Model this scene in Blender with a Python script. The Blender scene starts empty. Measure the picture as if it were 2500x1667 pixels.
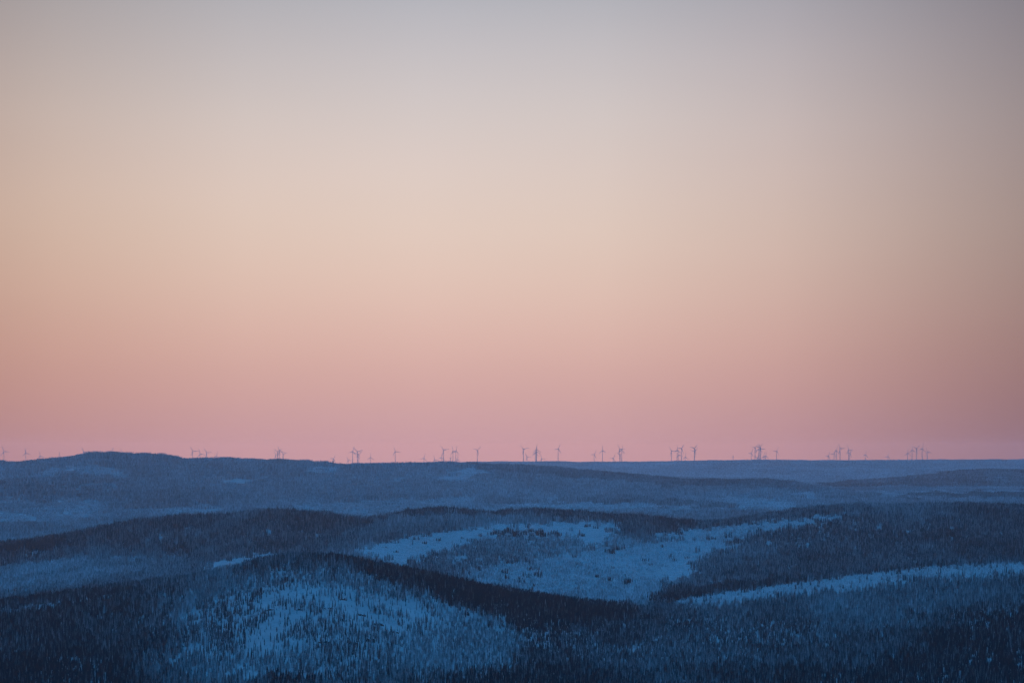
import bpy, math, random
import numpy as np
random.seed(7); rng = np.random.default_rng(11)
SC = bpy.context.scene; COL = SC.collection

# ------------------------------------------------------------------ camera, sky, light, exposure
ZC = 400.0                     # eye height above the datum
F = 70.0 / 36.0 * 2500.0       # focal length in photograph pixels (for the survey numbers below)
HY = 1105.0                    # image row of the true horizon
cam_d = bpy.data.cameras.new('camera'); cam = bpy.data.objects.new('camera', cam_d); COL.objects.link(cam)
cam.location = (0, 0, ZC); cam.rotation_euler = (math.pi / 2, 0, 0)
cam_d.lens = 70; cam_d.sensor_width = 36; cam_d.shift_y = (HY - 833.5) / 2500.0
cam_d.clip_start = 0.5; cam_d.clip_end = 120000
SC.camera = cam
SC.render.resolution_x = 1024; SC.render.resolution_y = 682
SC.view_settings.view_transform = 'Standard'; SC.view_settings.look = 'None'
SC.view_settings.exposure = 0; SC.view_settings.gamma = 1
SC.cycles.max_bounces = 6; SC.cycles.diffuse_bounces = 2; SC.cycles.volume_bounces = 1
SC.cycles.use_denoising = True
SC.cycles.use_adaptive_sampling = False
try:
    SC.cycles.denoising_input_passes = 'RGB_ALBEDO_NORMAL'; SC.cycles.denoising_prefilter = 'ACCURATE'
except Exception: pass

def lin(c):
    c = c / 255.0
    return c / 12.92 if c <= 0.04045 else ((c + 0.055) / 1.055) ** 2.4
def rgb(r, g, b, k=1.0): return (lin(r) * k, lin(g) * k, lin(b) * k, 1)

class NT:                                             # small helper for node trees
    def __init__(s, tree): s.t = tree; s.n = tree.nodes; s.l = tree.links
    def add(s, kind, **kw):
        n = s.n.new(kind)
        for k, v in kw.items(): setattr(n, k, v)
        return n
    def link(s, a, b): s.l.new(a, b)
    def math(s, op, a, b=None, c=None, clamp=False):
        n = s.add('ShaderNodeMath', operation=op, use_clamp=clamp)
        for i, v in enumerate((a, b, c)):
            if v is None: continue
            if isinstance(v, (int, float)): n.inputs[i].default_value = v
            else: s.link(v, n.inputs[i])
        return n.outputs[0]
    def maprange(s, v, a, b, c, d, smooth=False):
        n = s.add('ShaderNodeMapRange'); n.clamp = True
        if smooth: n.interpolation_type = 'SMOOTHSTEP'
        s.link(v, n.inputs['Value'])
        for k, x in zip(('From Min', 'From Max', 'To Min', 'To Max'), (a, b, c, d)): n.inputs[k].default_value = x
        return n.outputs[0]
    def ramp(s, v, stops):
        n = s.add('ShaderNodeValToRGB'); e = n.color_ramp.elements
        for i, (p, c) in enumerate(stops):
            el = e[i] if i < 2 else e.new(p)
            el.position = p
        for i, (p, c) in enumerate(sorted(stops, key=lambda q: q[0])): e[i].position = p; e[i].color = c
        s.link(v, n.inputs[0]); return n.outputs[0]
    def mix(s, f, a, b, blend='MIX'):
        n = s.add('ShaderNodeMix', data_type='RGBA', blend_type=blend)
        for sock, v in ((n.inputs[0], f), (n.inputs[6], a), (n.inputs[7], b)):
            if hasattr(v, 'is_linked'): s.link(v, sock)
            else: sock.default_value = v
        return n.outputs[2]

W = bpy.data.worlds.new('World'); SC.world = W; W.use_nodes = True
w = NT(W.node_tree); w.n.clear()
tc = w.add('ShaderNodeTexCoord'); sx = w.add('ShaderNodeSeparateXYZ'); w.link(tc.outputs['Generated'], sx.inputs[0])
elev = w.math('MULTIPLY', w.math('ARCSINE', sx.outputs[2]), 57.29578)
azim = w.math('MULTIPLY', w.math('ARCTAN2', sx.outputs[0], sx.outputs[1]), 57.29578)
E = 32.0
# anti-twilight band in front of the camera: mauve at the horizon, rose, peach, then grey, then blue overhead
front = [(0.0, (200, 155, 164)), (0.65, (202, 159, 165)), (1.8, (210, 167, 164)), (3.0, (218, 178, 169)), (4.7, (224, 193, 180)),
         (6.4, (226, 203, 190)), (8.3, (220, 203, 196)), (10.0, (210, 200, 198)), (11.6, (195, 190, 194)), (13.2, (178, 179, 187)),
         (17.0, (110, 130, 155)), (24.0, (44, 120, 180)), (31.0, (40, 132, 200)), (40, (40, 132, 200))]
HAZE_K, HAZE_TOP = 3.6e-5, 135.0
AIR = (0.168, 0.18, 0.31)                               # what the air itself glows with, so that the sky low down can be set against it
_e = np.linspace(0, 36, 3601); _c = np.array([[lin(v) for v in c] for _, c in front])
_t = np.stack([np.interp(_e, [a for a, _ in front], _c[:, k]) for k in range(3)], -1)
_kn = np.hanning(141); _kn /= _kn.sum()
_t = np.stack([np.convolve(np.pad(_t[:, k], 70, 'edge'), _kn, 'valid') for k in range(3)], -1)
_len = np.minimum(30200.0, HAZE_TOP / np.maximum(np.sin(np.radians(_e)), 1e-5)); _T = np.exp(-HAZE_K * _len)[:, None]
_t = np.maximum((_t - (1 - _T) * np.array(AIR)) / _T, 0.0)
_st = [E * (k / 31.0) ** 2 for k in range(32)]
front = [(a, tuple(0.5 * np.interp(a, _e, _t[:, k]) for k in range(3)) + (1,)) for a in _st]   # half values, the Background strength is 2
fr = w.ramp(w.math('SQRT', w.maprange(elev, 0, E, 0, 1)), [((a / E) ** 0.5, c) for a, c in front])
fr.node.color_ramp.interpolation = 'B_SPLINE'
_lo = [0.0, 0.12, 0.2, 0.24, 0.256, 0.27, 0.285, 0.3, 0.33, 0.36, 0.4, 0.45, 0.5, 0.57, 0.65, 0.75, 0.88, 1.0, 1.15, 1.3, 1.5, 1.7, 1.9, 2.1, 2.3, 2.5]
lo = w.ramp(w.maprange(elev, 0, 2.5, 0, 1), [(a / 2.5, tuple(0.5 * np.interp(a, _e, _t[:, k]) for k in range(3)) + (1,)) for a in _lo])
fr = w.mix(w.maprange(elev, 1.6, 2.4, 0, 1, True), lo, fr)
dim = w.ramp(w.maprange(azim, -16, 16, 0, 1), [(0.0, (0.72, 0.63, 0.575, 1)), (0.10, (0.84, 0.775, 0.725, 1)), (0.26, (0.96, 0.94, 0.92, 1)),
       (0.42, (1.0,) * 3 + (1,)), (0.58, (0.97,) * 3 + (1,)), (0.74, (0.84, 0.81, 0.82, 1)), (0.88, (0.61, 0.575, 0.59, 1)), (1.0, (0.42, 0.39, 0.41, 1))])  # lens vignette painted into the sky colour, darker and warmer towards the sides
fr = w.mix(1.0, fr, dim, 'MULTIPLY')
noi = w.add('ShaderNodeTexNoise'); noi.inputs['Scale'].default_value = 3.0; noi.inputs['Detail'].default_value = 2
mp = w.add('ShaderNodeMapping'); mp.inputs['Scale'].default_value = (1, 1, 7); w.link(tc.outputs['Generated'], mp.inputs[0]); w.link(mp.outputs[0], noi.inputs[0])
cl = w.maprange(noi.outputs[0], 0.3, 0.7, 0.988, 1.012)          # faint high veil, almost nothing
cc = w.add('ShaderNodeCombineColor'); [w.link(cl, cc.inputs[i]) for i in range(3)]
fr = w.mix(1.0, fr, cc.outputs[0], 'MULTIPLY')
blue = w.ramp(w.maprange(elev, 0, 90, 0, 1), [(0.0, rgb(36, 90, 138, 0.5)), (0.25, rgb(42, 124, 186, 0.5)), (1.0, rgb(66, 158, 230, 0.5))])
fmask = w.math('MULTIPLY', w.maprange(w.math('ABSOLUTE', azim), 22, 90, 1, 0, True), w.maprange(elev, 18, 34, 1, 0, True))
skycol = w.mix(fmask, blue, fr)
bg = w.add('ShaderNodeBackground'); w.link(skycol, bg.inputs[0]); bg.inputs[1].default_value = 2.0
wo = w.add('ShaderNodeOutputWorld'); w.link(bg.outputs[0], wo.inputs[0])

# ------------------------------------------------------------------ helpers
def tag(o, label=None, cat=None, group=None, kind=None):
    for k, v in (('label', label), ('category', cat), ('group', group), ('kind', kind)):
        if v: o[k] = v
    return o
def mesh(name, verts, faces, mat=None, smooth=False):
    me = bpy.data.meshes.new(name)
    me.from_pydata([tuple(v) for v in verts], [], faces); me.update()
    if mat: me.materials.append(mat)
    if smooth: me.polygons.foreach_set('use_smooth', [True] * len(me.polygons))
    return me
def obj(name, me, parent=None, link=True):
    o = bpy.data.objects.new(name, me)
    if link: COL.objects.link(o)
    if parent: o.parent = parent
    return o
def empty(name, loc, rz=0):
    o = bpy.data.objects.new(name, None); COL.objects.link(o); o.location = loc; o.rotation_euler = (0, 0, rz); o.empty_display_size = 1
    return o
def hash2(ix, iy, s):
    h = (ix.astype(np.int64) * 374761393 + iy.astype(np.int64) * 668265263 + s * 974634777) & 0xffffffff
    h = ((h ^ (h >> 13)) * 1274126177) & 0xffffffff
    return ((h ^ (h >> 16)) & 0xffffff) / 16777215.0
def vnoise(x, y, s=0):
    ix, iy = np.floor(x), np.floor(y); fx, fy = x - ix, y - iy
    fx = fx * fx * fx * (fx * (fx * 6 - 15) + 10); fy = fy * fy * fy * (fy * (fy * 6 - 15) + 10)
    a = hash2(ix, iy, s); b = hash2(ix + 1, iy, s); c = hash2(ix, iy + 1, s); d = hash2(ix + 1, iy + 1, s)
    return (a + (b - a) * fx) * (1 - fy) + (c + (d - c) * fx) * fy
def fbm(x, y, s=0, o=4):
    t = 0; a = 0.5; n = 0
    for i in range(o): t = t + a * vnoise(x * 2 ** i + 17.3 * i, y * 2 ** i + 9.1 * i, s + i); n += a; a *= 0.55
    return t / n                                       # 0..1

# ------------------------------------------------------------------ terrain: survey lines, nearest first (distance, row of the ground line)
def L(*p): return [q[0] for q in p], [q[1] for q in p]
LAYERS = [
 (1500, L((0, 1810))),
 (2000, L((-300, 1690), (700, 1672), (1250, 1690), (2500, 1690))),
 (2500, L((-300, 1585), (0, 1580), (400, 1550), (700, 1505), (850, 1507), (1100, 1550), (1400, 1600), (1800, 1590), (2500, 1555))),
 ('crest', L((-300, 1500), (0, 1493), (130, 1478), (300, 1450), (450, 1430), (560, 1405), (620, 1382), (700, 1366), (800, 1369), (860, 1377),
     (950, 1398), (1050, 1418), (1150, 1443), (1240, 1463), (1320, 1478), (1400, 1490), (1500, 1498), (1560, 1490), (1640, 1472), (1720, 1456),
     (1800, 1445), (1920, 1427), (2050, 1410), (2200, 1394), (2260, 1383), (2350, 1379), (2500, 1376), (2800, 1376))),
 (3800, L((-300, 1480), (0, 1455), (300, 1428), (600, 1402), (800, 1402), (950, 1410), (1150, 1440), (1300, 1458), (1450, 1470), (1600, 1458),
     (1700, 1450), (1900, 1440), (2100, 1420), (2300, 1400), (2500, 1396))),
 (4500, L((-300, 1420), (0, 1400), (300, 1370), (500, 1362), (700, 1350), (900, 1333), (1100, 1340), (1300, 1354), (1500, 1370), (1700, 1375),
     (1900, 1360), (2100, 1337), (2300, 1322), (2500, 1315))),
 (5200, L((-300, 1365), (0, 1340), (50, 1335), (100, 1329), (200, 1308), (300, 1288), (340, 1281), (450, 1269), (550, 1266), (620, 1257), (700, 1254),
     (760, 1259), (800, 1262), (860, 1275), (890, 1277), (930, 1270), (1000, 1257), (1070, 1250), (1130, 1254), (1200, 1261), (1300, 1251), (1350, 1254),
     (1450, 1262), (1560, 1269), (1650, 1279), (1720, 1283), (1800, 1276), (1850, 1267), (1930, 1254), (2000, 1247), (2120, 1238), (2160, 1243),
     (2250, 1240), (2350, 1237), (2420, 1240), (2500, 1242), (2800, 1250))),
 (6300, L((-300, 1340), (0, 1335), (300, 1300), (700, 1290), (1200, 1280), (1600, 1290), (1800, 1290), (2000, 1270), (2500, 1262))),
 (7600, L((0, 1262), (200, 1262), (400, 1248), (700, 1240), (1000, 1235), (1250, 1228), (1500, 1228), (1700, 1235), (1850, 1232), (2000, 1240), (2150, 1240), (2500, 1236))),
 (8800, L((0, 1188), (200, 1174), (400, 1186), (600, 1192), (800, 1196), (1000, 1190), (1250, 1190), (1500, 1198), (1700, 1200), (1860, 1190), (2000, 1203),
     (2050, 1206), (2100, 1214), (2150, 1222), (2200, 1220), (2500, 1214))),
 (10000, L((-300, 1145), (0, 1131), (35, 1135), (100, 1128), (150, 1123), (190, 1116), (225, 1109), (300, 1110), (380, 1114), (410, 1116), (440, 1123),
     (470, 1126), (510, 1124), (560, 1121), (600, 1126), (700, 1129), (760, 1131), (800, 1134), (830, 1141), (845, 1144), (860, 1139), (900, 1136),
     (1020, 1135), (1080, 1134), (1150, 1136), (1200, 1140), (1300, 1143), (1340, 1145), (1400, 1151), (1480, 1159), (1560, 1166), (1650, 1174),
     (1720, 1177), (1780, 1178), (1860, 1175), (1930, 1181), (2000, 1194), (2050, 1204), (2100, 1208), (2200, 1203), (2500, 1200))),
 (11500, L((0, 1165), (1400, 1168), (1500, 1180), (1700, 1190), (1860, 1192), (2000, 1200), (2100, 1197), (2200, 1195), (2500, 1197))),
 (13500, L((0, 1150), (1200, 1150), (1400, 1160), (1600, 1172), (1800, 1184), (1950, 1186), (1990, 1185), (2100, 1180), (2200, 1171), (2300, 1161),
     (2360, 1151), (2430, 1147), (2500, 1150), (2700, 1162))),
 (15500, L((0, 1160), (1400, 1160), (1700, 1168), (1900, 1174), (2200, 1176), (2500, 1172))),
 (17800, L((0, 1146), (2500, 1146))),
 (20000, L((0, 1133), (820, 1136), (1200, 1130), (1370, 1129), (1500, 1130), (1600, 1129), (1790, 1126), (1850, 1125), (2000, 1126), (2200, 1125.5), (2500, 1124))),
 (23500, L((0, 1142), (2500, 1138))),
 (27500, L((0, 1158), (2500, 1154))),
 (29500, L((0, 1164), (2500, 1160))),
]
PX_G = np.linspace(-1400, 3900, 1325)                   # survey columns every 4 px
def build_profile():
    hill = [(-300, 12.0), (-10, 1.7), (6, 1.75), (40, 9.0), (150, 32.0), (400, 78.0), (800, 138.0), (1150, 182.0)]   # the viewpoint's own hill
    ys = [np.full_like(PX_G, float(a)) for a, b in hill]; zs = [np.full_like(PX_G, ZC - b) for a, b in hill]
    ker = np.hanning(9); ker /= ker.sum()
    for d, (xs, rows) in LAYERS:
        r = np.interp(PX_G, xs, rows)
        r = np.convolve(np.pad(r, 4, 'edge'), ker, 'valid')
        dist = 3000 + 400 * np.clip((PX_G - 1350) / 350, 0, 1) if d == 'crest' else np.full_like(PX_G, float(d))
        ys.append(dist); zs.append(ZC - (r - HY) / F * dist)
    return np.array(ys), np.array(zs)
PY, PZ = build_profile()
_h = np.diff(PY, axis=0); _s = np.diff(PZ, axis=0) / _h
_m = np.zeros_like(PZ)
_w1 = 2 * _h[1:] + _h[:-1]; _w2 = _h[1:] + 2 * _h[:-1]
_ok = _s[1:] * _s[:-1] > 0
with np.errstate(divide='ignore', invalid='ignore'):
    _hm = (_w1 + _w2) / (_w1 / _s[:-1] + _w2 / _s[1:])
_m[1:-1] = np.where(_ok, _hm, 0); _m[0] = 0; _m[-1] = _s[-1]

YF = np.concatenate([np.linspace(-300, 1500, 320, endpoint=False), 1500 * (29500 / 1500) ** np.linspace(0, 1, 560)])
def col_profile():
    """heights on the (YF x PX_G) table from the survey lines"""
    out = np.empty((len(YF), len(PX_G)))
    for j in range(len(PX_G)):
        k = np.clip(np.searchsorted(PY[:, j], YF, side='right') - 1, 0, len(PY) - 2)
        h = _h[k, j]; t = np.clip((YF - PY[k, j]) / h, 0, 1)
        out[:, j] = ((1 + 2 * t) * (1 - t) ** 2) * PZ[k, j] + t * (1 - t) ** 2 * h * _m[k, j] + t * t * (3 - 2 * t) * PZ[k + 1, j] + t * t * (t - 1) * h * _m[k + 1, j]
    return out
TAB = col_profile()
LOGY = np.arange(len(YF))
def terrain(X, Y):
    X = np.asarray(X, float); Y = np.asarray(Y, float)
    px = 1250 + F * X / np.maximum(Y, 400.0)
    i = np.clip((px - PX_G[0]) / (PX_G[1] - PX_G[0]), 0, len(PX_G) - 1.001); i0 = i.astype(int); fi = i - i0
    j = np.clip(np.interp(Y, YF, LOGY), 0, len(YF) - 1.001); j0 = j.astype(int); fj = j - j0
    z = (TAB[j0, i0] * (1 - fi) + TAB[j0, i0 + 1] * fi) * (1 - fj) + (TAB[j0 + 1, i0] * (1 - fi) + TAB[j0 + 1, i0 + 1] * fi) * fj
    # natural relief added on top: small near, stronger in the far hill country, calm on the ridge lines
    near = np.clip((Y - 1200) / 800, 0, 1) * np.clip((6200 - Y) / 1500, 0, 1)
    z = z + near * 7.0 * (fbm(X / 260, Y / 300, 3) - 0.5) + near * 1.6 * (fbm(X / 45, Y / 50, 5, 3) - 0.5)
    far = np.clip((Y - 6000) / 900, 0, 1) * (1 - np.clip((Y - 9000) / 900, 0, 1))
    z = z + far * 42.0 * (fbm(X / 620, Y / 520, 21, 4) - 0.5)
    vf = np.clip((Y - 10400) / 900, 0, 1) * (1 - np.clip((Y - 18600) / 1200, 0, 1))
    z = z + vf * 26.0 * (fbm(X / 1500, Y / 1000, 31, 4) - 0.5)
    return z
def proj(X, Y, Z): return 1250 + F * X / Y, HY - F * (Z - ZC) / Y

# ------------------------------------------------------------------ materials
def principled(name):
    m = bpy.data.materials.new(name); m.use_nodes = True
    t = NT(m.node_tree); b = t.n['Principled BSDF']; return m, t, b
def snow_mat():
    m, t, b = principled('snow_ground')
    g = t.add('ShaderNodeTexCoord')
    n1 = t.add('ShaderNodeTexNoise'); n1.inputs['Scale'].default_value = 0.02; n1.inputs['Detail'].default_value = 6; t.link(g.outputs['Object'], n1.inputs[0])
    n2 = t.add('ShaderNodeTexNoise'); n2.inputs['Scale'].default_value = 0.22; n2.inputs['Detail'].default_value = 5; t.link(g.outputs['Object'], n2.inputs[0])
    f = t.maprange(n1.outputs[0], 0.35, 0.65, 0, 1)
    c = t.mix(f, (0.32, 0.39, 0.43, 1), (0.41, 0.49, 0.53, 1))
    tw = t.maprange(n2.outputs[0], 0.56, 0.66, 0, 0.45)            # twigs and heather breaking the snow
    c = t.mix(tw, c, (0.11, 0.13, 0.16, 1))
    t.link(c, b.inputs['Base Color']); b.inputs['Roughness'].default_value = 0.85
    bp = t.add('ShaderNodeBump'); bp.inputs['Strength'].default_value = 0.5; bp.inputs['Distance'].default_value = 1.0
    t.link(n2.outputs[0], bp.inputs['Height']); t.link(bp.outputs[0], b.inputs['Normal'])
    return m
def tree_mat():
    """dark needles carrying hoar frost and snow: how much comes from each tree's own frost value"""
    m, t, b = principled('spruce_needles')
    at = t.add('ShaderNodeAttribute', attribute_type='INSTANCER', attribute_name='frost')
    tn = t.add('ShaderNodeAttribute', attribute_type='GEOMETRY', attribute_name='tone')
    geo = t.add('ShaderNodeNewGeometry'); sp = t.add('ShaderNodeSeparateXYZ'); t.link(geo.outputs['Normal'], sp.inputs[0])
    tcn = t.add('ShaderNodeTexCoord'); n = t.add('ShaderNodeTexNoise'); n.inputs['Scale'].default_value = 0.9; n.inputs['Detail'].default_value = 2
    t.link(tcn.outputs['Object'], n.inputs[0])
    up = t.maprange(sp.outputs[2], 0.0, 0.6, -0.10, 0.16)
    v = t.math('ADD', at.outputs['Fac'], t.math('MULTIPLY', t.math('SUBTRACT', tn.outputs['Fac'], 0.5), 0.5))
    v = t.math('ADD', v, t.math('MULTIPLY', t.math('SUBTRACT', n.outputs[0], 0.5), 0.5))
    v = t.math('ADD', v, up, clamp=True)
    v = t.math('POWER', v, 1.35)
    c = t.mix(v, (0.010, 0.022, 0.030, 1), (0.78, 0.84, 0.90, 1))
    t.link(c, b.inputs['Base Color']); b.inputs['Roughness'].default_value = 0.9
    b.inputs['Specular IOR Level'].default_value = 0.15
    return m
def plain(name, col, rough=0.7, var=0.15, scale=0.5, spec=0.3):
    m, t, b = principled(name)
    g = t.add('ShaderNodeTexCoord'); n = t.add('ShaderNodeTexNoise'); n.inputs['Scale'].default_value = scale; n.inputs['Detail'].default_value = 5
    t.link(g.outputs['Object'], n.inputs[0])
    c = t.mix(t.maprange(n.outputs[0], 0.3, 0.7, 0, 1), tuple(x * (1 - var) for x in col) + (1,), tuple(min(1, x * (1 + var)) for x in col) + (1,))
    t.link(c, b.inputs['Base Color']); b.inputs['Roughness'].default_value = rough; b.inputs['Specular IOR Level'].default_value = spec
    return m
def rock_mat():
    m, t, b = principled('rock_with_snow')
    geo = t.add('ShaderNodeNewGeometry'); sp = t.add('ShaderNodeSeparateXYZ'); t.link(geo.outputs['Normal'], sp.inputs[0])
    g = t.add('ShaderNodeTexCoord'); n = t.add('ShaderNodeTexNoise'); n.inputs['Scale'].default_value = 0.5; n.inputs['Detail'].default_value = 6
    t.link(g.outputs['Object'], n.inputs[0])
    f = t.maprange(t.math('ADD', sp.outputs[2], t.math('MULTIPLY', t.math('SUBTRACT', n.outputs[0], 0.5), 0.5)), 0.55, 0.75, 0, 1)
    t.link(t.mix(f, (0.06, 0.058, 0.055, 1), (0.66, 0.75, 0.84, 1)), b.inputs['Base Color']); b.inputs['Roughness'].default_value = 0.9
    return m
M_SNOW, M_TREE, M_ROCK = snow_mat(), tree_mat(), rock_mat()
M_BARK = plain('spruce_bark', (0.07, 0.055, 0.045), 0.9, 0.3, 1.5)
M_TOWER = plain('turbine_paint', (0.58, 0.58, 0.60), 0.5, 0.05, 0.05)
M_BLADE = plain('blade_paint', (0.58, 0.58, 0.60), 0.45, 0.04, 0.05)

# ------------------------------------------------------------------ ground sheet
gy = np.concatenate([np.linspace(-280, 1600, 170, endpoint=False), 1600 * (29400 / 1600) ** np.linspace(0, 1, 620)])
gu = np.linspace(-0.62, 0.62, 760)
GY, GU = np.meshgrid(gy, gu, indexing='ij'); GX = GU * (GY + 420); GZ = terrain(GX, GY)
nr, nc = GY.shape
co = np.stack([GX, GY, GZ], -1).reshape(-1, 3)
idx = np.arange(nr * nc).reshape(nr, nc)
q = np.stack([idx[:-1, :-1], idx[:-1, 1:], idx[1:, 1:], idx[1:, :-1]], -1).reshape(-1, 4)
me = bpy.data.meshes.new('snowy_hills'); me.vertices.add(len(co)); me.vertices.foreach_set('co', co.ravel().astype(np.float32))
me.loops.add(q.size); me.loops.foreach_set('vertex_index', q.ravel().astype(np.int32))
me.polygons.add(len(q)); me.polygons.foreach_set('loop_start', np.arange(0, q.size, 4, dtype=np.int32))
me.polygons.foreach_set('use_smooth', np.ones(len(q), bool)); me.update(calc_edges=True); me.materials.append(M_SNOW)
tag(obj('hills', me), 'rolling snow covered hills and valleys running to a flat far plateau', None, None, 'structure')

# visibility from the viewpoint, so that woods are planted on the slopes one can see (with a generous margin)
vpx = np.linspace(700 - 1250, 3050, 600); vx = (vpx - 1250) / F
vy = gy[gy > 1400]; VX = vx[None, :] * vy[:, None]; VZ = terrain(VX, np.repeat(vy[:, None], len(vx), 1))
VROW = HY - F * (VZ - ZC) / vy[:, None]
VMIN = np.minimum.accumulate(VROW, axis=0); VMIN = np.vstack([np.full(len(vx), 3000.0), VMIN[:-1]])
def horizon_row(px, Y):
    i = np.clip(((px - vpx[0]) / (vpx[1] - vpx[0])).round().astype(int), 0, len(vpx) - 1)
    j = np.clip(np.searchsorted(vy, Y) - 1, 0, len(vy) - 1)
    return VMIN[j, i]

# ------------------------------------------------------------------ stands and clearings, as a map
def inpoly(x, y, poly):
    ins = np.zeros(x.shape, bool); n = len(poly)
    for k in range(n):
        (x1, y1), (x2, y2) = poly[k], poly[(k + 1) % n]
        if y1 == y2: continue
        c = ((y1 > y) != (y2 > y)) & (x < (x2 - x1) * (y - y1) / (y2 - y1) + x1); ins ^= c
    return ins
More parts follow.
